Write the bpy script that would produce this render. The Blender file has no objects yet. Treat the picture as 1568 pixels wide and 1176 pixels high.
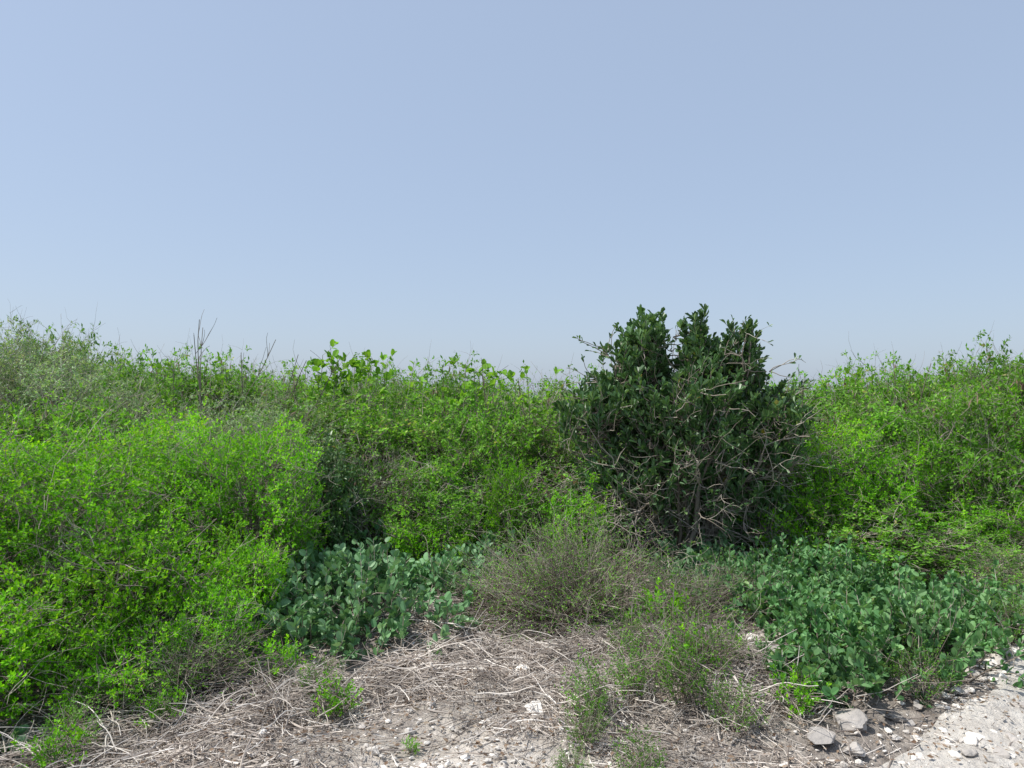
import bpy, math
import numpy as np
from mathutils import Vector
rng=np.random.default_rng(7)
U=lambda a,b,n=None: rng.uniform(a,b,n)
def norm(a): return a/np.maximum(np.linalg.norm(a,axis=-1,keepdims=True),1e-9)
UP=np.array([0,0,1.0])

def gz(x,y):
    x=np.asarray(x,float); y=np.asarray(y,float)
    near=np.exp(-((x/14)**2+((y-5)/14)**2))
    h=0.035*np.sin(1.7*x+0.6*y+1)+0.03*np.sin(2.3*y-1.1*x)+0.018*np.sin(5.1*x+2.2*y)+0.012*np.sin(9*x-7*y)+0.012*np.sin(11*y+4*x)
    h=h+0.10*np.exp(-(((x-0.9)/1.0)**2+((y-4.6)/0.8)**2))+0.08*np.exp(-(((x+0.9)/1.6)**2+((y-5.6)/1.0)**2))
    return h*near

class MB:
    def __init__(s): s.v=[];s.f=[];s.t=[];s.n=0
    def add(s,v,f,mat,t):
        s.v.append(v); s.f.append((f+s.n,mat)); s.t.append(t); s.n+=len(v)
    def mesh(s,name,mats,smooth=()):
        me=bpy.data.meshes.new(name)
        V=np.concatenate(s.v).astype(np.float32)
        me.vertices.add(len(V)); me.vertices.foreach_set('co',V.ravel())
        loops=np.concatenate([f.ravel() for f,_ in s.f]).astype(np.int32)
        tot=np.concatenate([np.full(len(f),f.shape[1]) for f,_ in s.f]).astype(np.int32)
        mi=np.concatenate([np.full(len(f),m) for f,m in s.f]).astype(np.int32)
        st=np.concatenate([[0],np.cumsum(tot)[:-1]]).astype(np.int32)
        me.loops.add(len(loops)); me.loops.foreach_set('vertex_index',loops)
        me.polygons.add(len(tot)); me.polygons.foreach_set('loop_start',st)
        me.polygons.foreach_set('loop_total',tot)
        me.polygons.foreach_set('material_index',mi)
        sm=np.isin(mi,list(smooth)); me.polygons.foreach_set('use_smooth',sm)
        a=me.attributes.new('tint','FLOAT','POINT'); a.data.foreach_set('value',np.concatenate(s.t).astype(np.float32))
        for m in mats: me.materials.append(m)
        me.update(calc_edges=True); me.validate()
        HT[name]=float(np.percentile(V[:,2],99.3))
        return me
HT={}
def obj(name,me,loc=(0,0,0),rot=0,sc=(1,1,1),parent=None):
    o=bpy.data.objects.new(name,me); bpy.context.collection.objects.link(o)
    o.location=loc;o.rotation_euler=(0,0,rot);o.scale=sc
    if parent: o.parent=parent
    return o
def empty(name):
    o=bpy.data.objects.new(name,None); bpy.context.collection.objects.link(o); return o

def tubes(mb,P,R,sides=3,mat=0,tint=None):
    N,K,_=P.shape
    T=np.zeros_like(P); T[:,1:-1]=P[:,2:]-P[:,:-2]; T[:,0]=P[:,1]-P[:,0]; T[:,-1]=P[:,-1]-P[:,-2]
    T=norm(T); ref=np.where(np.abs(T[:,:1,2:3])>0.8,np.array([1.0,0.1,0]),np.array([0,0.1,1.0]))
    A=norm(np.cross(T,np.broadcast_to(ref,T.shape))); B=np.cross(T,A)
    an=np.arange(sides)*2*np.pi/sides
    V=P[:,:,None,:]+R[:,:,None,None]*(np.cos(an)[None,None,:,None]*A[:,:,None,:]+np.sin(an)[None,None,:,None]*B[:,:,None,:])
    idx=np.arange(N*K*sides).reshape(N,K,sides)
    a=idx[:,:-1];b=np.roll(a,-1,2);c=np.roll(idx[:,1:],-1,2);d=idx[:,1:]
    F=np.stack([a,b,c,d],-1).reshape(-1,4)
    if tint is None: tint=rng.random(N)
    mb.add(V.reshape(-1,3),F,mat,np.repeat(tint,K*sides))

RH=(np.array([[0,0,0],[.5,.5,.03],[1,0,-.05],[.5,-.5,.03]]),np.array([[0,1,2,3]]))
OB=(np.array([[0,0,0],[.38,.36,.09],[.76,.46,.10],[1,0,-.04],[.76,-.46,.10],[.38,-.36,.09]]),np.array([[0,3,2,1],[0,5,4,3]]))
RO=(np.array([[0,0,0],[.2,.40,.08],[.6,.5,.12],[.92,.28,.05],[1,0,-.04],[.92,-.28,.05],[.6,-.5,.12],[.2,-.40,.08],[.5,0,.0]]),
    np.array([[0,8,2,1],[8,4,3,2],[0,7,6,8],[8,6,5,4]]))
def leaves(mb,P,D,Nn,L,W,tm,mat,tint):
    D=norm(D); Nn=norm(Nn-(Nn*D).sum(-1,keepdims=True)*D); S=np.cross(D,Nn)
    tv,tf=tm; n=len(P);k=len(tv)
    V=P[:,None]+tv[None,:,0:1]*(L[:,None,None]*D[:,None])+tv[None,:,1:2]*(W[:,None,None]*S[:,None])+tv[None,:,2:3]*(L[:,None,None]*Nn[:,None])
    F=(tf[None]+(np.arange(n)*k)[:,None,None]).reshape(-1,tf.shape[1])
    mb.add(V.reshape(-1,3),F,mat,np.repeat(tint,k))
def grow(S,D,L,K=5,bend=None,wob=.15):
    N=len(S);P=np.zeros((N,K,3));P[:,0]=S;d=norm(D)
    for i in range(1,K):
        if bend is not None: d=d+bend/(K-1)
        d=norm(d+wob*rng.normal(size=(N,3)))
        P[:,i]=P[:,i-1]+d*(L/(K-1))[:,None]
    return P
def leafy(mb,P,m,t0,L,W,tm,spread=1.0,upb=.25,mat=1,nrand=.6,tshoot=.5,tlo=0,thi=1,keep=1.0,power=1.0,ts=None):
    N,K,_=P.shape
    t=(t0+(1-t0)*rng.random((N,m))**power)*(K-1)*.999
    i=t.astype(int);f=(t-i)[...,None];r=np.arange(N)[:,None]
    A=P[r,i];B=P[r,i+1];pos=(A+(B-A)*f).reshape(-1,3);T=norm(B-A).reshape(-1,3)
    q=norm(np.cross(T,rng.normal(size=T.shape)))
    D=T*U(.2,.9,(len(T),1))+q*spread+UP*upb
    Nn=UP*0.9+nrand*rng.normal(size=T.shape)
    ts=np.repeat(rng.random(N) if ts is None else ts,m)
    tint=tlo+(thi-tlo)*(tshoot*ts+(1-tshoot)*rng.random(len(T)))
    s=U(.6,1.15,len(T))
    k=rng.random(len(T))<keep
    leaves(mb,pos[k],D[k],Nn[k],(L*s)[k],(W*s*U(.85,1.15,len(T)))[k],tm,mat,tint[k])
def lump(d,seed,amp=.22):
    r=np.random.default_rng(seed);s=np.zeros(len(d))
    for k in range(9):
        w=r.normal(size=3)*3.6; s+=np.sin(d@w+r.uniform(0,6))/9*2.6
    return 1+amp*s

def shrub(name,mats,seed,rx,ry,h,nst,nsh,shl,m,L,W,tm=RH,amp=.2,up=.8,spread=1.,shell=.45,twr=.0022,bare=0,pods=0,zlow=-.75,t0=.15,bend=.3,stemr=.014,spurs=0,sl=.09,sm=8,spikes=.06):
    mb=MB()
    a=U(0,2*np.pi,nst);rad=U(.2,.8,nst)
    tip=np.stack([np.cos(a)*rx*rad,np.sin(a)*ry*rad,U(.55,.9,nst)*h*np.sqrt(1-rad**2*.6)],-1)
    s=np.stack([np.cos(a)*rx*.14*U(0,1,nst),np.sin(a)*ry*.14*U(0,1,nst),np.full(nst,-.05)],-1)
    K=8;t=np.linspace(0,1,K)[None,:,None]
    mid=np.stack([tip[:,0]*.3,tip[:,1]*.3,tip[:,2]*.6],-1)
    P=(1-t)**2*s[:,None]+2*t*(1-t)*mid[:,None]+t*t*tip[:,None]+rng.normal(size=(nst,K,3))*.018*np.minimum(t*4,1)
    tubes(mb,P,np.linspace(1,.25,K)[None]*U(.6,1.3,(nst,1))*stemr,5)
    nodes=P[:,1:].reshape(-1,3)
    d=rng.normal(size=(nsh*4,3));d=norm(d);d=d[d[:,2]>zlow][:nsh];n=len(d)
    rho=(shell+(1-shell)*rng.random(n)**.6)*lump(d,seed,amp)
    spk=rng.random(n)<spikes
    rho*=np.where(spk,U(1.0,1.2,n),1)
    c=np.array([0,0,h*.5]);p=c+d*rho[:,None]*np.array([rx,ry,h*.5])
    p[:,2]=np.maximum(p[:,2],.03)
    D=norm(d*np.array([1,1,.5])*.7+UP*up+.35*rng.normal(size=(n,3)))
    ln=U(.6,1.3,n)*shl
    bz=norm(d)*bend*np.array([1,1,-.3])
    st=p-D*ln[:,None]*.9; st[:,2]=np.maximum(st[:,2],.02)
    S=grow(st,D,ln,6,bz,.13)
    tubes(mb,S,np.linspace(1,.35,6)[None]*np.full((n,1),twr),3)
    dist=((st[:,None,:]-nodes[None])**2).sum(-1)+np.where(nodes[None,:,2]>st[:,None,2]+.02,.4,0)
    nn=nodes[dist.argmin(1)]
    t=np.linspace(0,1,4)[None,:,None]
    C=nn[:,None]*(1-t)+st[:,None]*t; C[:,1:3]+=rng.normal(size=(n,2,3))*.02
    tubes(mb,C,np.linspace(1.8,1,4)[None]*np.full((n,1),twr),3)
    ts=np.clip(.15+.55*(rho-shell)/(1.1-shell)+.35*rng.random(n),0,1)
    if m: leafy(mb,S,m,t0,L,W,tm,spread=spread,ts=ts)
    if spurs:
        r=np.repeat(np.arange(n),spurs);j=rng.integers(1,6,len(r));Q0=S[r,j]
        T=norm(S[r,np.minimum(j+1,5)]-S[r,j-1]);q=norm(np.cross(T,rng.normal(size=T.shape)))
        Q=grow(Q0,T*.5+q*.9+UP*.25,U(.5,1.3,len(r))*sl,4,None,.15)
        tubes(mb,Q,np.full((len(r),4),twr*.55),3)
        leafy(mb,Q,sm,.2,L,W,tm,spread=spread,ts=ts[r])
    if bare:
        k=rng.integers(0,n,bare); D2=norm(d[k]+UP*.5+.6*rng.normal(size=(bare,3)))
        Bq=grow(p[k]-D2*.25,D2,U(.25,.6,bare),6,None,.25)
        tubes(mb,Bq,np.linspace(1,.3,6)[None]*U(.0018,.004,(bare,1)),3,0,U(.4,1,bare))
        for _ in range(2):
            j=rng.integers(1,5,bare);S2=Bq[np.arange(bare),j]
            B2=grow(S2,norm(D2+rng.normal(size=(bare,3))*.8),U(.1,.25,bare),4,None,.2)
            tubes(mb,B2,np.linspace(1,.4,4)[None]*U(.0014,.0024,(bare,1)),3,0,U(.4,1,bare))
    if pods:
        k=rng.integers(0,n,pods//4+1);k=np.repeat(k,4)[:pods];q=S[k,3]+rng.normal(size=(pods,3))*.035
        leaves(mb,q,-UP+.35*rng.normal(size=(pods,3)),rng.normal(size=(pods,3)),U(.07,.13,pods),U(.014,.024,pods),RH,2,rng.random(pods))
    return mb.mesh(name,mats,smooth=(0,))

# ---------------- materials
def ramp(nt,stops,fac):
    r=nt.nodes.new('ShaderNodeValToRGB');e=r.color_ramp.elements
    while len(e)<len(stops): e.new(.5)
    for el,(p,c) in zip(e,stops): el.position=p; el.color=(*c,1)
    nt.links.new(fac,r.inputs[0]);return r.outputs[0]
def leafmat(name,stops,trans=.35,tcol=(1.25,1.15,.6),rough=.5,spec=.4,vary=.35):
    m=bpy.data.materials.new(name);m.use_nodes=True;nt=m.node_tree;N=nt.nodes;Lk=nt.links
    b=N['Principled BSDF'];o=N['Material Output']
    at=N.new('ShaderNodeAttribute');at.attribute_name='tint'
    c=ramp(nt,stops,at.outputs['Fac'])
    oi=N.new('ShaderNodeObjectInfo');mr=N.new('ShaderNodeMapRange');mr.inputs[3].default_value=1-vary;mr.inputs[4].default_value=1+vary
    Lk.new(oi.outputs['Random'],mr.inputs[0])
    tc=N.new('ShaderNodeNewGeometry');nz=N.new('ShaderNodeTexNoise');nz.inputs['Scale'].default_value=2.2;nz.inputs['Detail'].default_value=3
    Lk.new(tc.outputs['Position'],nz.inputs['Vector'])
    m2=N.new('ShaderNodeMapRange');m2.inputs[1].default_value=.3;m2.inputs[2].default_value=.7;m2.inputs[3].default_value=.7;m2.inputs[4].default_value=1.3
    Lk.new(nz.outputs[0],m2.inputs[0])
    mu=N.new('ShaderNodeMath');mu.operation='MULTIPLY';Lk.new(mr.outputs[0],mu.inputs[0]);Lk.new(m2.outputs[0],mu.inputs[1])
    vm=N.new('ShaderNodeVectorMath');vm.operation='SCALE';Lk.new(c,vm.inputs[0]);Lk.new(mu.outputs[0],vm.inputs['Scale'])
    Lk.new(vm.outputs[0],b.inputs['Base Color']);b.inputs['Roughness'].default_value=rough;b.inputs['Specular IOR Level'].default_value=spec
    if trans>0:
        t=N.new('ShaderNodeBsdfTranslucent');v2=N.new('ShaderNodeVectorMath');v2.operation='MULTIPLY';v2.inputs[1].default_value=tcol
        Lk.new(vm.outputs[0],v2.inputs[0]);Lk.new(v2.outputs[0],t.inputs[0])
        mx=N.new('ShaderNodeMixShader');mx.inputs[0].default_value=trans
        Lk.new(b.outputs[0],mx.inputs[1]);Lk.new(t.outputs[0],mx.inputs[2]);Lk.new(mx.outputs[0],o.inputs[0])
    return m
bark=leafmat('grey_bark',[(0,(.12,.09,.07)),(.5,(.26,.22,.18)),(1,(.46,.41,.35))],0,rough=.9,spec=.1,vary=.1)
bark_lt=leafmat('pale_bark',[(0,(.20,.165,.13)),(.5,(.34,.30,.25)),(1,(.54,.49,.43))],0,rough=.9,spec=.1,vary=.1)
podm=leafmat('dry_pods',[(0,(.16,.10,.07)),(.6,(.30,.22,.16)),(1,(.44,.36,.28))],.2,rough=.8,spec=.1,vary=.1)
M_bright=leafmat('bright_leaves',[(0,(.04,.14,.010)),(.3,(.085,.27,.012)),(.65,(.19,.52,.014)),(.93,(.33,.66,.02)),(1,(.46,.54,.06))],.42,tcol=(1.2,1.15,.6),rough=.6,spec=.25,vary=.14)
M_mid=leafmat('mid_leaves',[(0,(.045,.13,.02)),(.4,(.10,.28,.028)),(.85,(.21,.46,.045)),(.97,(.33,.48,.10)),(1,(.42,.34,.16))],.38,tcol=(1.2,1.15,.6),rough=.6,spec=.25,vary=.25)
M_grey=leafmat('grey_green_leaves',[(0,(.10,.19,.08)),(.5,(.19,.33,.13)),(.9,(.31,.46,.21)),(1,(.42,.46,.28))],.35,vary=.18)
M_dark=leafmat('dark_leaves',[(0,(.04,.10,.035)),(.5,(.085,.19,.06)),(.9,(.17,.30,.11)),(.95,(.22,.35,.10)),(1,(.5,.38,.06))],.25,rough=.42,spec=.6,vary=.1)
M_blue=leafmat('blue_green_leaves',[(0,(.06,.16,.06)),(.5,(.15,.31,.13)),(.9,(.27,.45,.24)),(.985,(.34,.50,.28)),(1,(.48,.48,.13))],.25,tcol=(1.2,1.15,.7),rough=.5,spec=.35,vary=.06)
M_blue2=leafmat('small_blue_green_leaves',[(0,(.05,.145,.05)),(.5,(.125,.29,.10)),(.9,(.24,.43,.18)),(1,(.37,.46,.15))],.28,rough=.55,spec=.3,vary=.06)
M_big=leafmat('large_leaves',[(0,(.12,.30,.03)),(1,(.26,.50,.06))],.4,rough=.7,spec=.2,vary=.1)
litm=leafmat('dry_twigs',[(0,(.14,.115,.10)),(.35,(.31,.265,.23)),(.75,(.51,.455,.40)),(1,(.74,.69,.63))],0,rough=.9,spec=.1,vary=0)
rockm=leafmat('limestone',[(0,(.20,.19,.18)),(.5,(.50,.46,.42)),(1,(.78,.74,.68))],0,rough=.95,spec=.1,vary=0)
def addbump(m,scale,st):
    nt=m.node_tree;N=nt.nodes;nz=N.new('ShaderNodeTexNoise');nz.inputs['Scale'].default_value=scale;nz.inputs['Detail'].default_value=8
    g=N.new('ShaderNodeNewGeometry');nt.links.new(g.outputs['Position'],nz.inputs['Vector'])
    b=N.new('ShaderNodeBump');b.inputs['Strength'].default_value=st;b.inputs['Distance'].default_value=.02
    nt.links.new(nz.outputs[0],b.inputs['Height']);nt.links.new(b.outputs[0],N['Principled BSDF'].inputs['Normal'])
addbump(rockm,30,.8)
def groundmat(name,stops,sc):
    m=bpy.data.materials.new(name);m.use_nodes=True;nt=m.node_tree;N=nt.nodes;Lk=nt.links
    g=N.new('ShaderNodeNewGeometry');a=N.new('ShaderNodeTexNoise');a.inputs['Scale'].default_value=sc;a.inputs['Detail'].default_value=12;a.inputs['Roughness'].default_value=.75
    Lk.new(g.outputs['Position'],a.inputs['Vector'])
    at=N.new('ShaderNodeAttribute');at.attribute_name='tint'
    ad=N.new('ShaderNodeMath');ad.operation='MULTIPLY_ADD';ad.inputs[1].default_value=.9;Lk.new(at.outputs['Fac'],ad.inputs[0])
    s=N.new('ShaderNodeMath');s.operation='MULTIPLY_ADD';s.inputs[1].default_value=2.0;s.inputs[2].default_value=-.72;Lk.new(a.outputs[0],s.inputs[0])
    Lk.new(s.outputs[0],ad.inputs[2])
    Lk.new(ramp(nt,stops,ad.outputs[0]),N['Principled BSDF'].inputs['Base Color'])
    N['Principled BSDF'].inputs['Roughness'].default_value=.95;N['Principled BSDF'].inputs['Specular IOR Level'].default_value=.1
    b=N.new('ShaderNodeBump');b.inputs['Strength'].default_value=1;b.inputs['Distance'].default_value=.05
    z=N.new('ShaderNodeTexNoise');z.inputs['Scale'].default_value=22;z.inputs['Detail'].default_value=9;z.inputs['Roughness'].default_value=.65;Lk.new(g.outputs['Position'],z.inputs['Vector'])
    Lk.new(z.outputs[0],b.inputs['Height']);Lk.new(b.outputs[0],N['Principled BSDF'].inputs['Normal'])
    return m
gm=groundmat('dry_soil',[(0,(.14,.12,.105)),(.35,(.30,.265,.235)),(.7,(.52,.47,.41)),(1,(.76,.70,.63))],6)
pm=groundmat('pale_gravel',[(0,(.34,.31,.27)),(.35,(.56,.52,.47)),(.7,(.72,.68,.62)),(1,(.82,.78,.72))],9)

# ---------------- ground
def grid(xs,ys):
    X,Y=np.meshgrid(xs,ys,indexing='ij');i=np.arange(X.size).reshape(X.shape)
    F=np.stack([i[:-1,:-1],i[1:,:-1],i[1:,1:],i[:-1,1:]],-1).reshape(-1,4);return X.ravel(),Y.ravel(),F
u=np.linspace(-1,1,300);xs=np.sinh(u*7.6)*3000/np.sinh(7.6); ys=4.5+xs
X,Y,F=grid(xs,ys)
sand=.08+.65*np.exp(-(((X+.05)/.8)**2+((Y-3.1)/.5)**2))+.25*np.exp(-(((X-.3)/1.2)**2+((Y-4.2)/.6)**2))
far=np.clip((np.hypot(X,Y)-9)/10,0,1)
mb=MB();mb.add(np.stack([X,Y,gz(X,Y)],-1),F,0,np.clip(sand,0,1)-.25*far)
obj('ground',mb.mesh('ground',[gm],smooth=(0,)))
n2=60
yy=np.linspace(-3,16,240)
pe=([-3,2.6,3.2,3.9,4.7,5.5,7,9,16],[-2.5,0.75,1.5,2.3,3.1,3.8,4.6,6.0,11])
left=np.interp(yy,*pe)+.08*np.sin(yy*5)+.05*np.sin(yy*13)+.03*np.sin(yy*31)
w=np.linspace(0,1,n2)**1.3
X=left[:,None]+w[None]*4.0*(1+0*yy[:,None]);Y=np.repeat(yy[:,None],n2,1)
i=np.arange(X.size).reshape(X.shape);F=np.stack([i[:-1,:-1],i[:-1,1:],i[1:,1:],i[1:,:-1]],-1).reshape(-1,4)
Z=gz(X,Y)+.012+.008*np.sin(23*X+9*Y)*np.sin(19*Y-7*X)-np.where(w[None]<.01,.03,0)
mb=MB();mb.add(np.stack([X.ravel(),Y.ravel(),Z.ravel()],-1),F,0,np.full(X.size,.25))
obj('gravel_path',mb.mesh('gravel_path',[pm],smooth=(0,)))

# ---------------- rocks
import bmesh
def ico(sub):
    b=bmesh.new();bmesh.ops.create_icosphere(b,subdivisions=sub,radius=1)
    v=np.array([x.co[:] for x in b.verts]);f=np.array([[q.index for q in p.verts] for p in b.faces]);b.free();return v,f
def stones(mb,P,R,sub,tint,fl=.65):
    v,f=ico(sub);n=len(P);k=len(v)
    V=np.zeros((n,k,3))
    for a in range(n):
        w=rng.normal(size=(4,3))*1.8;ph=U(0,6,4)
        r=1+.13*np.sin(v@w.T+ph).sum(1)
        if sub>2:
            w=rng.normal(size=(5,3))*6;r=r+.035*np.sin(v@w.T+U(0,6,5)).sum(1)
        pl=norm(rng.normal(size=(6,3)))
        q=v*r[:,None]
        for nn in pl:
            dd=q@nn; q=q-np.maximum(dd-.58,0)[:,None]*nn
        th=U(0,6);c,s=math.cos(th),math.sin(th)
        q=q*np.array([U(.8,1.4),U(.6,1),U(.5,1)*fl/.65*.7]);q=q@np.array([[c,s,0],[-s,c,0],[0,0,1]])
        V[a]=P[a]+q*R[a]
    F=(f[None]+(np.arange(n)*k)[:,None,None]).reshape(-1,3)
    mb.add(V.reshape(-1,3),F,0,np.repeat(tint,k))
big=[(1.32,4.95,.085,.9),(1.5,4.75,.06,.8),(.07,4.35,.065,.95),(.12,3.75,.06,.95),(1.45,3.95,.06,.95),(1.55,4.35,.12,.25),(1.72,4.2,.09,.2),(1.42,3.5,.07,.2),(1.55,3.42,.055,.3),(1.15,5.1,.05,.8),
(4.75,7.25,.16,.95),(5.1,7.6,.13,.9),(3.5,5.1,.07,.9),(3.65,5.3,.06,.85),(-2.1,3.5,.05,.3),(-.6,3.3,.035,.9),(1.25,4.6,.05,.4),(4.2,6.2,.1,.8),(4.4,6.6,.09,.85),(1.9,3.75,.05,.2),(1.3,4.7,.08,.3),(1.62,3.65,.08,.25)]
for (x,y,r,t) in big:
    mb=MB();stones(mb,np.array([[0,0,0.]]),np.array([r]),4,np.array([t]))
    obj('limestone_rock',mb.mesh('limestone_rock',[rockm]),(x,y,float(gz(x,y))+r*.3+.006))
n=5200;y=U(2.6,10,n);x=np.interp(y,*pe)+rng.random(n)**1.3*3-.2
n2=900;x2=U(-2.4,2.6,n2);y2=U(2.7,5.2,n2)
n3=1000;x3=rng.normal(size=n3)*.6-.05;y3=3.1+rng.normal(size=n3)*.35
x=np.r_[x,x2,x3];y=np.r_[y,y2,y3]
R=np.r_[.006+.04*rng.random(n)**4,.005+.022*rng.random(n2)**3,.004+.016*rng.random(n3)**3]
mb=MB();stones(mb,np.stack([x,y,gz(x,y)+R*.15+.008],-1),R,2,np.r_[U(.35,1,n),U(.2,1,n2),U(.5,1,n3)])
obj('loose_gravel',mb.mesh('loose_gravel',[rockm]))

# ---------------- litter
mb=MB()
def litter(n,xr,yr,lr,rr,tl,th,tilt=.12,wob=.12):
    x=U(*xr,n);y=U(*yr,n);a=U(0,2*np.pi,n)
    path=np.interp(y,*pe)
    k=(x<path+.1)|(rng.random(n)<.08)
    k&=~((((x+.05)/.6)**2+((y-3.05)/.4)**2<1)&(rng.random(n)<.75))
    k&=(np.sin(2.9*x+1.7*y)+np.sin(4.4*y-3.1*x)+rng.normal(size=n)*.9)>-.9
    x=x[k];y=y[k];a=a[k];n=len(x)
    D=np.stack([np.cos(a),np.sin(a),rng.normal(size=n)*tilt],-1)
    L=lr[0]+(lr[1]-lr[0])*rng.random(n)**2.2
    P=grow(np.stack([x,y,np.zeros(n)],-1),D,L,5,None,wob)
    P[:,:,2]=np.maximum(gz(P[:,:,0],P[:,:,1])+.004+U(0,.06,n)[:,None]*rng.random(n)[:,None]+P[:,:,2]*.6, gz(P[:,:,0],P[:,:,1])+.003)
    r=rr[0]+(rr[1]-rr[0])*rng.random(n)**2.5
    tubes(mb,P,r[:,None]*np.linspace(1,.45,5)[None],4,0,U(tl,th,n))
litter(15000,(-3.4,3.4),(2.5,6.6),(.03,.2),(.0014,.005),.0,1)
litter(12000,(-1.6,1.5),(2.8,5.2),(.03,.2),(.0014,.0045),.0,1)
litter(1500,(-3.2,2.4),(2.6,6),(.12,.45),(.002,.009),.2,1,.28,.1)
litter(15000,(-3.2,3),(2.6,6),(.012,.05),(.0018,.005),.0,1,.3,.1)
obj('dry_twig_litter',mb.mesh('dry_twig_litter',[litm]))
mb=MB();n=8000;x=U(-3.2,2.6,n);y=U(2.7,6.5,n)
leaves(mb,np.stack([x,y,gz(x,y)+U(.008,.04,n)],-1),rng.normal(size=(n,3))*np.array([1,1,.2]),UP+.5*rng.normal(size=(n,3)),U(.01,.04,n),U(.006,.02,n),RH,0,rng.random(n))
obj('dead_leaf_litter',mb.mesh('dead_leaf_litter',[podm]))
mb=MB()
for (cx_,cy_,n,rr) in [(-1.75,3.75,520,.55),(-1.1,3.9,360,.4),(-2.0,3.3,320,.45),(1.3,3.9,380,.35),(.6,4.6,260,.4),(-.5,5.2,260,.35),(1.4,4.4,260,.3),(-.1,4.6,260,.4),(.3,3.9,300,.4),(-.5,4.2,260,.4)]:
    x=cx_+rng.normal(size=n)*rr*.6;y=cy_+rng.normal(size=n)*rr*.4;a=U(0,6.28,n)
    P=grow(np.stack([x,y,gz(x,y)+U(0,.09,n)],-1),np.stack([np.cos(a),np.sin(a),U(-.1,.4,n)],-1),U(.08,.36,n),7,np.array([0,0,-.3])*np.ones((n,1)),.15)
    P[:,:,2]=np.maximum(P[:,:,2],gz(P[:,:,0],P[:,:,1])+.004)
    tubes(mb,P,np.linspace(1,.4,7)[None]*U(.0014,.004,(n,1)),4,0,U(.1,1,n))
obj('dry_brush_pile',mb.mesh('dry_brush_pile',[litm]))

# ---------------- shrubs
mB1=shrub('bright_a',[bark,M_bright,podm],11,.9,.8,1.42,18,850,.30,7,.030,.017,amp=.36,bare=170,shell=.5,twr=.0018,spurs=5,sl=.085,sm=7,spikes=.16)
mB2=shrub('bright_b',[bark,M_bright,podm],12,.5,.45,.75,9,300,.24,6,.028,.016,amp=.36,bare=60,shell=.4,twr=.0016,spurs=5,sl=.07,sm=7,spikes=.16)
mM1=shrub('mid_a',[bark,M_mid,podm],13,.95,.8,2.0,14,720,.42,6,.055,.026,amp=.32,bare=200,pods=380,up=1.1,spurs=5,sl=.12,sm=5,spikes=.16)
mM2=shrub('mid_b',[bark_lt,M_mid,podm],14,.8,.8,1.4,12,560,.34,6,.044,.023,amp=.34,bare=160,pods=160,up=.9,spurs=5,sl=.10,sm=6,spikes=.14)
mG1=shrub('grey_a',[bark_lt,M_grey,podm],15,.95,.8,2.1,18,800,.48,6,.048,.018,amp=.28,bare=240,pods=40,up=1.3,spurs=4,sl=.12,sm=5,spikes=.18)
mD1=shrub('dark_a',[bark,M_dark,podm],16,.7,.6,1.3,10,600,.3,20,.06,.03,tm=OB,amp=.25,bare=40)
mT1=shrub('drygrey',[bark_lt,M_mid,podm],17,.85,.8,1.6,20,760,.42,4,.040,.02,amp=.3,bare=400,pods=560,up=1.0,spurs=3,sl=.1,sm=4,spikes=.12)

def put(name,me,x,y,sx,sz,rot=None,parent=None):
    return obj(name,me,(x,y,float(gz(x,y))),U(0,6.28) if rot is None else rot,(sx,sx,sz),parent)
for (x,y,sx,sz) in [(-2.85,4.75,.95,.92),(-2.0,5.75,.8,.95),(-3.6,5.7,1.05,.98),(-2.8,6.2,1,.95),(-4.0,4.6,1.,.95)]:
    put('bright_green_shrub',mB1,x,y,sx,sz)
for (x,y,sx,sz) in [(-2.2,4.35,1.05,1.2),(-1.72,4.35,.6,.75),(-2.75,3.85,1,1.0),(-2.1,4.0,.7,.75),(-.75,6.9,.8,.8),(-1.75,5.0,.6,.85)]:
    put('bright_green_shrub',mB2,x,y,sx,sz)
th=empty('scrub_thicket')
px=[-12,-6.5,-4.8,-4.4,-3.2,-2.75,-2.35,-1.5,-.7,.55,3.56,4.26,5.1,6.5,12]
pz=[2.30,2.26,2.18,2.0,1.88,1.90,1.93,1.92,1.82,1.74,1.64,1.74,1.92,2.06,2.15]
prof=lambda x,y: 1.6+(np.interp(x*9.5/y,px,pz)-1.6)*y/9.5
def row(y0,xs,kinds,f,jy=.35,hv=.09,sx=1.):
    for x in xs:
        me=kinds[rng.integers(len(kinds))];yy=y0+U(-jy,jy);xx=x+U(-.25,.25)
        H=prof(xx,yy)*f*(1+U(-hv,hv)*1.0)
        put(me.name+'_clump',me,xx,yy,sx*U(.85,1.1),H/HT[me.name],parent=th)
row(9.4,np.arange(-9,-3.9,.75),[mG1,mG1,mM1],1.0)
row(9.4,np.arange(-3.9,3.9,.75),[mM1,mM1,mT1,mM1],1.0)
row(9.4,np.arange(3.9,10,.75),[mG1,mM1,mG1],1.0)  # right end: pale grey-green leaf colour stands in for distance haze
row(10.8,np.arange(-10,10.5,.9),[mM1,mG1,mM1],.97)
row(12.8,np.arange(-12,12.5,1.2),[mM1,mG1],.93,hv=.05)
row(16.5,np.arange(-16,16.5,1.7),[mM1,mG1],.88,.8,.05,1.5)
row(24,np.arange(-26,26.5,2.8),[mM1,mG1],.8,1.5,.04,2.6)
row(8.2,np.arange(-7,-2.0,.8),[mG1,mM1,mG1],.90,.3)
row(8.2,np.arange(-1.9,1.2,.75),[mM1,mT1,mM1],.86,.3)
row(8.3,np.arange(2.7,8,.75),[mM1,mM2,mM1],.93,.3,.06)
row(7.2,np.arange(-5.5,-1.7,.8),[mM2,mM2,mG1],.76,.25)
row(7.4,[-1.3,-.5,.35],[mM2,mM2,mT1],.60,.15)
row(7.4,np.arange(3.0,7,.7),[mM2,mB1,mM2],.78,.25,.12)
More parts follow.
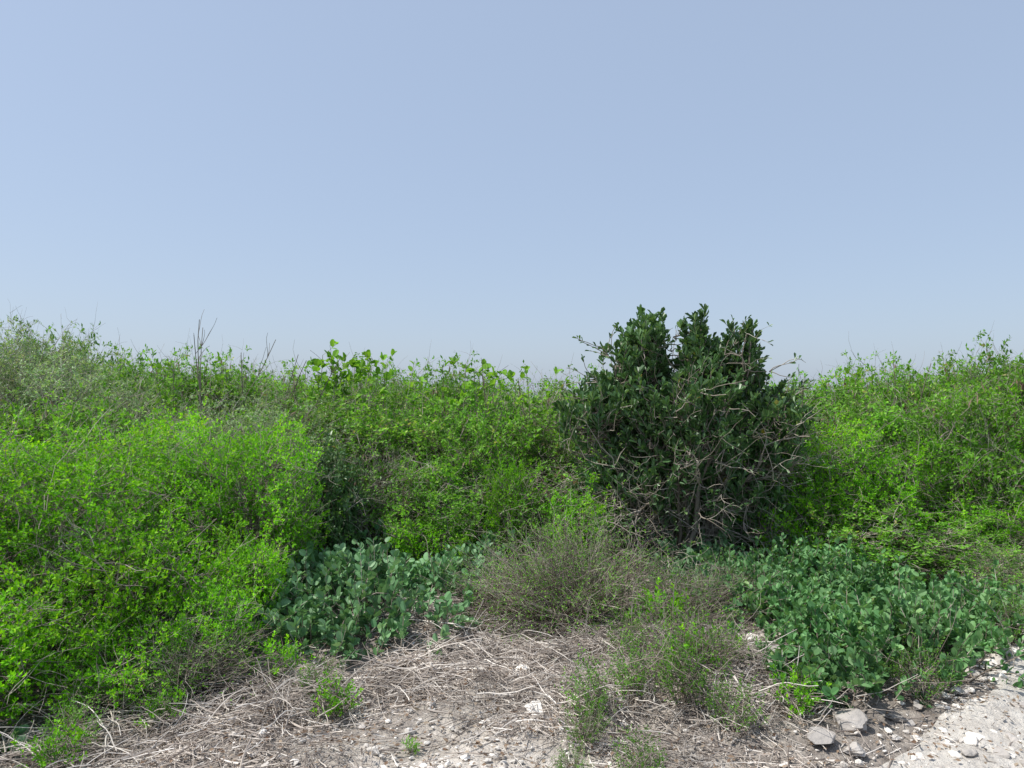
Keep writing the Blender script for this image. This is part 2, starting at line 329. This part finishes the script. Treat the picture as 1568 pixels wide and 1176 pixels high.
row(6.7,[3.4,4.3,5.1],[mB1,mM2,mM2],.40,.15)
put('dark_evergreen_shrub',mD1,-1.75,6.75,.75,.95)
put('dark_evergreen_shrub',mD1,.9,7.4,.8,.75)
put('dark_evergreen_shrub',mD1,2.1,7.4,.8,.7)
put('bright_green_shrub',mB2,.55,6.9,.9,1.1);put('bright_green_shrub',mB2,2.8,6.9,.9,1.1);put('bright_green_shrub',mB2,-.15,7.1,.8,1.0);put('bright_green_shrub',mB2,.0,7.0,.6,1.5)
put('twiggy_shrub',mT1,4.6,6.5,.6,.4);put('twiggy_shrub',mT1,3.9,5.9,.45,.3)
put('twiggy_shrub',mT1,-1.85,4.1,.45,.22);put('twiggy_shrub',mT1,-2.5,4.5,.6,.5)
def drybush(name,seed,rx,ry,h,nsh,leafn,x,y,tw=.0017):
    mb=MB();n=nsh
    d=norm(rng.normal(size=(n*3,3)));d=d[d[:,2]>-.05][:n];n=len(d)
    s=np.stack([U(-.25,.25,n)*rx,U(-.25,.25,n)*ry,U(0,.04,n)],-1)
    tipl=np.linalg.norm(d*np.array([rx,ry,h]),axis=1)*U(.7,1.08,n)*lump(d,seed,.16)
    P=grow(s,d*np.array([rx,ry,h])+UP*.15,tipl,9,np.array([0,0,-.12])*np.ones((n,1)),.17)
    tubes(mb,P,np.linspace(2.0,.6,9)[None]*np.full((n,1),tw),3,0)
    for _ in range(3):
        j=rng.integers(3,9,n);S=P[np.arange(n),j]
        Q=grow(S,norm(P[:,-1]-P[:,0])+.8*rng.normal(size=(n,3)),U(.08,.28,n),5,None,.3)
        Q[:,:,2]=np.maximum(Q[:,:,2],.01)
        tubes(mb,Q,np.linspace(1,.5,5)[None]*np.full((n,1),tw*.75),3,0)
        leafy(mb,Q,leafn,.1,.016,.009,RH,mat=1)
    return obj(name,mb.mesh(name,[bark,M_mid],smooth=(0,)),(x,y,float(gz(x,y))))
drybush('dry_twig_bush',3,.85,.6,.74,800,7,.42,5.3)
drybush('dry_twig_bush',4,.45,.4,.45,300,3,1.15,5.15)
drybush('dry_twig_bush',5,.5,.4,.35,260,2,-.05,5.5)
drybush('dry_twig_bush',6,.42,.35,.26,200,4,1.0,4.2)
drybush('dry_twig_bush',8,.5,.4,.4,220,4,3.8,6.3)
drybush('dry_twig_bush',9,.5,.35,.28,240,2,-1.7,4.05)
drybush('dry_twig_bush',10,.4,.3,.3,160,1,1.5,5.4)

# ---------------- blue-green ground cover
def inpoly(x,y,poly):
    c=np.zeros(len(x),bool);j=len(poly)-1
    for i in range(len(poly)):
        xi,yi=poly[i];xj,yj=poly[j]
        c^=((yi>y)!=(yj>y))&(x<(xj-xi)*(y-yi)/(yj-yi+1e-12)+xi);j=i
    return c
def cover(name,poly,n,h,L,W,m,tm=RO,mat=None):
    poly=np.array(poly);x=U(poly[:,0].min(),poly[:,0].max(),n*4);y=U(poly[:,1].min(),poly[:,1].max(),n*4)
    jit=.14;k=inpoly(x+rng.normal(size=len(x))*jit,y+rng.normal(size=len(x))*jit,poly)
    k&=(np.sin(3.1*x+1.3*y)+np.sin(4.2*y-2*x)+rng.normal(size=len(x))*.7)>-1.15
    x=x[k][:n];y=y[k][:n];n=len(x);mb=MB()
    hh=h*(.65+.35*np.sin(2.7*x+1)*np.sin(3.3*y))*U(.4,1.2,n)
    s=np.stack([x,y,gz(x,y)-.01],-1)
    P=grow(s,UP+.55*rng.normal(size=(n,3)),hh,6,None,.15);P[:,:,2]=np.maximum(P[:,:,2],gz(P[:,:,0],P[:,:,1])+.01)
    tubes(mb,P,np.linspace(1.4,.7,6)[None]*np.full((n,1),.0025),4,0)
    leafy(mb,P,m,.25,L,W,tm,spread=.9,upb=.4,nrand=.9,power=.7)
    return obj(name,mb.mesh(name,[bark,mat or M_blue]))
cover('round_leaf_groundcover',[(-1.2,4.45),(-.75,4.7),(-.42,5.2),(-.30,6.2),(.25,7.0),(-1.,7.1),(-2.0,6.4),(-2.1,5.3),(-1.9,4.9),(-1.5,4.85)],1250,.50,.062,.045,10)
cover('round_leaf_groundcover',[(1.4,3.85),(1.9,3.8),(2.5,4.3),(3.15,4.85),(3.7,5.5),(3.6,6.2),(2.4,6.6),(1.8,6.5),(1.5,5.6),(1.38,4.8)],1800,.46,.050,.032,16,mat=M_blue2)
cover('round_leaf_groundcover',[(1.2,6.0),(1.8,6.0),(2.0,6.8),(1.2,6.6)],120,.5,.08,.05,10)
cover('round_leaf_groundcover',[(-2.9,3.0),(-2.2,3.2),(-2.4,3.7),(-3.1,3.7)],70,.2,.06,.045,10)

# ---------------- small seedlings
mS=shrub('seedling',[bark,M_mid,podm],21,.22,.2,.42,5,90,.2,16,.02,.008,up=1.2,bare=8,twr=.0013,stemr=.004)
mS2=shrub('seedling_b',[bark,M_bright,podm],22,.16,.16,.3,4,40,.14,18,.024,.012,up=1.2,bare=0,twr=.0013,stemr=.004)
for (x,y,s,m) in [(.42,3.75,.85,mS),(.66,3.95,.85,mS),(.9,3.8,1.0,mS),(.98,4.15,1.1,mS2),(.33,3.45,.55,mS),(1.05,3.6,.7,mS),(.7,4.5,.7,mS),(.95,4.75,1.4,mS2),(1.25,4.4,.8,mS2),
  (-.88,3.75,.8,mS2),(-1.0,3.95,.6,mS),(-1.95,3.25,.9,mS2),(-2.05,3.5,.7,mS),(-.45,3.35,.3,mS2),(1.4,3.75,.9,mS2),(-1.3,4.2,1.0,mS2),(-1.7,3.7,.8,mS2),(.25,3.15,.4,mS),(.55,3.2,.6,mS),(-2.5,3.4,1,mS2),(2.1,3.9,.8,mS),(3.1,4.7,.9,mS),(1.5,3.9,.6,mS)]:
    put('green_seedling',m,x,y,s,s)

# ---------------- large-leaf saplings on the skyline
def sapling(h,n,x,y,L=.11,w=.4):
    mb=MB();s=np.stack([np.linspace(-w,w,n)+U(-.05,.05,n),U(-.15,.15,n),np.zeros(n)],-1)
    hh=h*U(.93,1.0,n)
    P=grow(s,UP+.05*rng.normal(size=(n,3)),hh,10,None,.04)
    P[:,:,2]*=(hh/P[:,-1,2])[:,None]
    tubes(mb,P,np.linspace(1.5,.5,10)[None]*np.full((n,1),.006),5,0)
    j=rng.integers(7,10,n*4);S=P[np.repeat(np.arange(n),4),j]
    Q=grow(S,UP*.5+rng.normal(size=(n*4,3))*np.array([.9,.9,.25]),U(.08,.2,n*4),4,None,.1)
    tubes(mb,Q,np.full((n*4,4),.0022),3,0)
    leafy(mb,Q,4,.6,L,L*.72,RO,spread=1.,upb=.1,nrand=.35)
    leafy(mb,P,8,.78,L*.8,L*.5,RO,spread=1.,upb=.1,nrand=.35)
    obj('large_leaf_sapling',mb.mesh('large_leaf_sapling',[bark,M_big]),(x,y,0))
sapling(2.08,10,-1.72,8.3,.095,.42);sapling(2.02,5,-2.15,8.4,.09,.2);sapling(1.96,6,-.5,8.2,.09,.22);sapling(1.82,5,.05,8.1,.08,.2);sapling(1.76,4,.45,8.1,.07,.15);sapling(1.98,4,-3.4,8.2,.07,.3);sapling(1.88,3,4.0,8.4,.07,.2)

def snag(h,n,x,y,lean=.08,r=.011):
    mb=MB();P=grow(np.stack([U(-.1,.1,n),U(-.1,.1,n),np.zeros(n)],-1),UP+lean*rng.normal(size=(n,3)),np.full(n,h),12,None,.05)
    P[:,:,2]*=(h*U(.9,1,n)/P[:,-1,2])[:,None]
    tubes(mb,P,np.linspace(1,.32,12)[None]*np.full((n,1),r),5,0,U(.0,.5,n))
    j=rng.integers(7,11,n*5);S=P[np.repeat(np.arange(n),5),j]
    Q=grow(S,UP+.5*rng.normal(size=(n*5,3)),U(.15,.4,n*5),6,None,.12)
    tubes(mb,Q,np.linspace(1,.5,6)[None]*np.full((n*5,1),.0036),3,0,U(.0,.5,n*5))
    obj('bare_dead_stems',mb.mesh('bare_dead_stems',[bark]),(x,y,0))
snag(2.5,3,-3.3,8.1,.04);snag(2.42,1,-3.65,8.0,.05);snag(2.15,3,-2.75,8.2);snag(2.08,2,-2.35,8.2);snag(1.95,2,-.15,8.0);snag(2.05,2,4.3,8.2);snag(1.85,3,3.0,7.8,.1);snag(2.05,2,-5.2,8.3);snag(2.1,2,5.6,8.5);snag(1.85,2,.4,8.1)

# ---------------- tree
def tree():
    mb=MB();base=np.array([1.62,7.1,-.05])
    E=[((1.22,7.1,2.02),(.25,.35,.46),140),((1.08,7.1,1.8),(.34,.4,.4),95),((1.38,7.1,2.10),(.10,.2,.42),34),((1.76,7.1,1.98),(.22,.35,.42),110),((1.78,7.1,2.25),(.07,.15,.30),22),((2.18,7.2,1.88),(.26,.35,.44),100),((2.0,7.1,2.0),(.1,.2,.34),20),((2.27,7.2,2.12),(.07,.15,.26),16),((.84,7.0,1.58),(.34,.4,.30),95),
       ((1.6,6.95,1.5),(.72,.55,.48),330),((2.35,7,1.45),(.36,.45,.42),95),((1.2,6.95,1.0),(.6,.45,.45),150),((2.0,7.0,.9),(.62,.45,.42),140),((.56,7,1.5),(.2,.3,.25),24),((2.62,7,1.25),(.2,.3,.35),24),((1.6,6.7,1.4),(.6,.3,.4),90)]
    tips=np.array([[.75,6.9,1.5],[1.0,7.2,1.9],[1.25,7.0,2.3],[1.5,7.3,2.0],[1.75,7.0,2.25],[2.0,7.3,2.0],[2.25,7.0,2.1],[2.5,7.1,1.5],[2.3,6.8,1.1],[.9,6.7,1.0],[1.4,6.7,1.5],[1.9,6.7,1.5],[2.6,7.0,1.25],[1.1,6.6,.7],[1.6,6.7,1.9],[2.2,7.4,1.6]])
    n=len(tips);K=12;t=np.linspace(0,1,K)[None,:,None]
    s=base+np.stack([U(-.15,.15,n),U(-.12,.12,n),np.zeros(n)],-1)
    mid=s*.45+tips*.55;mid[:,2]=tips[:,2]*.35;mid[:,:2]+=rng.normal(size=(n,2))*.08
    P=(1-t)**2*s[:,None]+2*t*(1-t)*mid[:,None]+t*t*tips[:,None]+rng.normal(size=(n,K,3))*.02
    tubes(mb,P,np.linspace(1,.25,K)[None]*U(.6,1.1,(n,1))*.030,7,0,U(.0,.5,n))
    nodes=P[:,3:].reshape(-1,3)
    m=150;k=rng.integers(0,n,m);j=rng.integers(3,K-1,m);S=P[k,j]
    Q=grow(S,norm(S-base-[0,0,.6])+.7*rng.normal(size=(m,3))+UP*.4,U(.25,.6,m),7,np.array([0,0,.3])*np.ones((m,1)),.2)
    tubes(mb,Q,np.linspace(1,.35,7)[None]*U(.005,.010,(m,1)),5,0,U(0,.7,m));nodes=np.r_[nodes,Q[:,2:].reshape(-1,3)]
    for (c,r,num) in E:
        c=np.array(c);d=norm(rng.normal(size=(num,3)));rho=rng.random(num)**.45*np.where(rng.random(num)<.14,1.18,1)
        tip=c+d*rho[:,None]*np.array(r)
        D=norm(d*np.array([.6,.6,.3])+UP*1.0+.3*rng.normal(size=(num,3)));ln=U(.14,.34,num)
        st=tip-D*ln[:,None];S=grow(st,D,ln,5,None,.1)
        tubes(mb,S,np.linspace(1,.5,5)[None]*np.full((num,1),.0035),4,0,U(0,.6,num))
        dist=((st[:,None]-nodes[None])**2).sum(-1)+np.where(nodes[None,:,2]>st[:,None,2]+.02,.3,0);nn=nodes[dist.argmin(1)]
        tt=np.linspace(0,1,4)[None,:,None];C=nn[:,None]*(1-tt)+st[:,None]*tt;C[:,1:3]+=rng.normal(size=(num,2,3))*.015
        tubes(mb,C,np.linspace(1.6,1,4)[None]*np.full((num,1),.0036),4,0,U(0,.6,num))
        leafy(mb,S,14,.25,.082,.037,OB,spread=.75,upb=.4,nrand=.9,power=.7,tshoot=.35)
    m=700;k=rng.integers(0,len(nodes),m);S=nodes[k]
    low=(S[:,2]<1.15)|(rng.random(m)<.12);S=S[low];m=len(S)
    d=norm((S-base)*np.array([1,1,.3])+.6*rng.normal(size=(m,3)));d[:,1]-=.35
    Q=grow(S,d,U(.25,.65,m),8,np.array([0,0,.05])*np.ones((m,1)),.24)
    tubes(mb,Q,np.linspace(1,.3,8)[None]*U(.0024,.0055,(m,1)),4,0,U(.2,.9,m))
    for _ in range(2):
        j=rng.integers(2,7,m);W=grow(Q[np.arange(m),j],norm(Q[:,-1]-Q[:,0])+.8*rng.normal(size=(m,3)),U(.08,.25,m),5,None,.25)
        tubes(mb,W,np.linspace(1,.5,5)[None]*np.full((m,1),.0022),3,0,U(.3,.9,m))
        leafy(mb,W,3,.5,.05,.022,OB,spread=.7,upb=.4)
    S=np.array([[.95,7,1.95],[.8,7,1.75],[2.45,7,1.6],[2.5,7,1.55],[2.6,7,1.6],[2.1,7.1,2.1],[2.4,7,1.85],[.65,7,1.6],[.9,7,2.0]]);S=np.repeat(S,3,0)
    Q=grow(S,norm((S-[1.6,7,1.3]))+UP*.3+.4*rng.normal(size=S.shape),U(.2,.42,len(S)),7,None,.18)
    tubes(mb,Q,np.linspace(1,.5,7)[None]*np.full((len(S),1),.0045),4,0,U(.2,.8,len(S)))
    leafy(mb,Q,4,.6,.06,.025,OB,spread=.6,upb=.4)
    obj('broadleaf_tree',mb.mesh('broadleaf_tree',[bark_lt,M_dark],smooth=(0,)))
tree()

# ---------------- light, sky, camera
AZ,EL=math.radians(-95),math.radians(60)
s=Vector((math.sin(AZ)*math.cos(EL),math.cos(AZ)*math.cos(EL),math.sin(EL)))
ld=bpy.data.lights.new('sun','SUN');ld.energy=5.0;ld.angle=math.radians(.5);ld.color=(1,.96,.89)
lo=bpy.data.objects.new('sun',ld);bpy.context.collection.objects.link(lo);lo.rotation_euler=s.to_track_quat('Z','Y').to_euler()
w=bpy.data.worlds.new('World');bpy.context.scene.world=w;w.use_nodes=True;nt=w.node_tree
sk=nt.nodes.new('ShaderNodeTexSky');sk.sky_type='NISHITA';sk.sun_disc=False;sk.sun_elevation=EL;sk.sun_rotation=AZ
sk.air_density=1.0;sk.dust_density=1.8;sk.ozone_density=1.0;sk.altitude=0
mx=nt.nodes.new('ShaderNodeMix');mx.data_type='RGBA';mx.inputs['Factor'].default_value=.52
mx.inputs['B'].default_value=(5.0,6.1,8.0,1)
nt.links.new(sk.outputs[0],mx.inputs['A']);nt.links.new(mx.outputs['Result'],nt.nodes['Background'].inputs[0]);nt.nodes['Background'].inputs[1].default_value=.12
cd=bpy.data.cameras.new('camera');cd.lens=26.4;cd.sensor_width=36;cd.clip_end=8000
co=bpy.data.objects.new('camera',cd);bpy.context.collection.objects.link(co);co.location=(0,0,1.6);co.rotation_euler=(math.radians(91.1),0,0)
sc=bpy.context.scene;sc.camera=co;sc.view_settings.view_transform='Standard';sc.view_settings.look='None';sc.view_settings.exposure=0
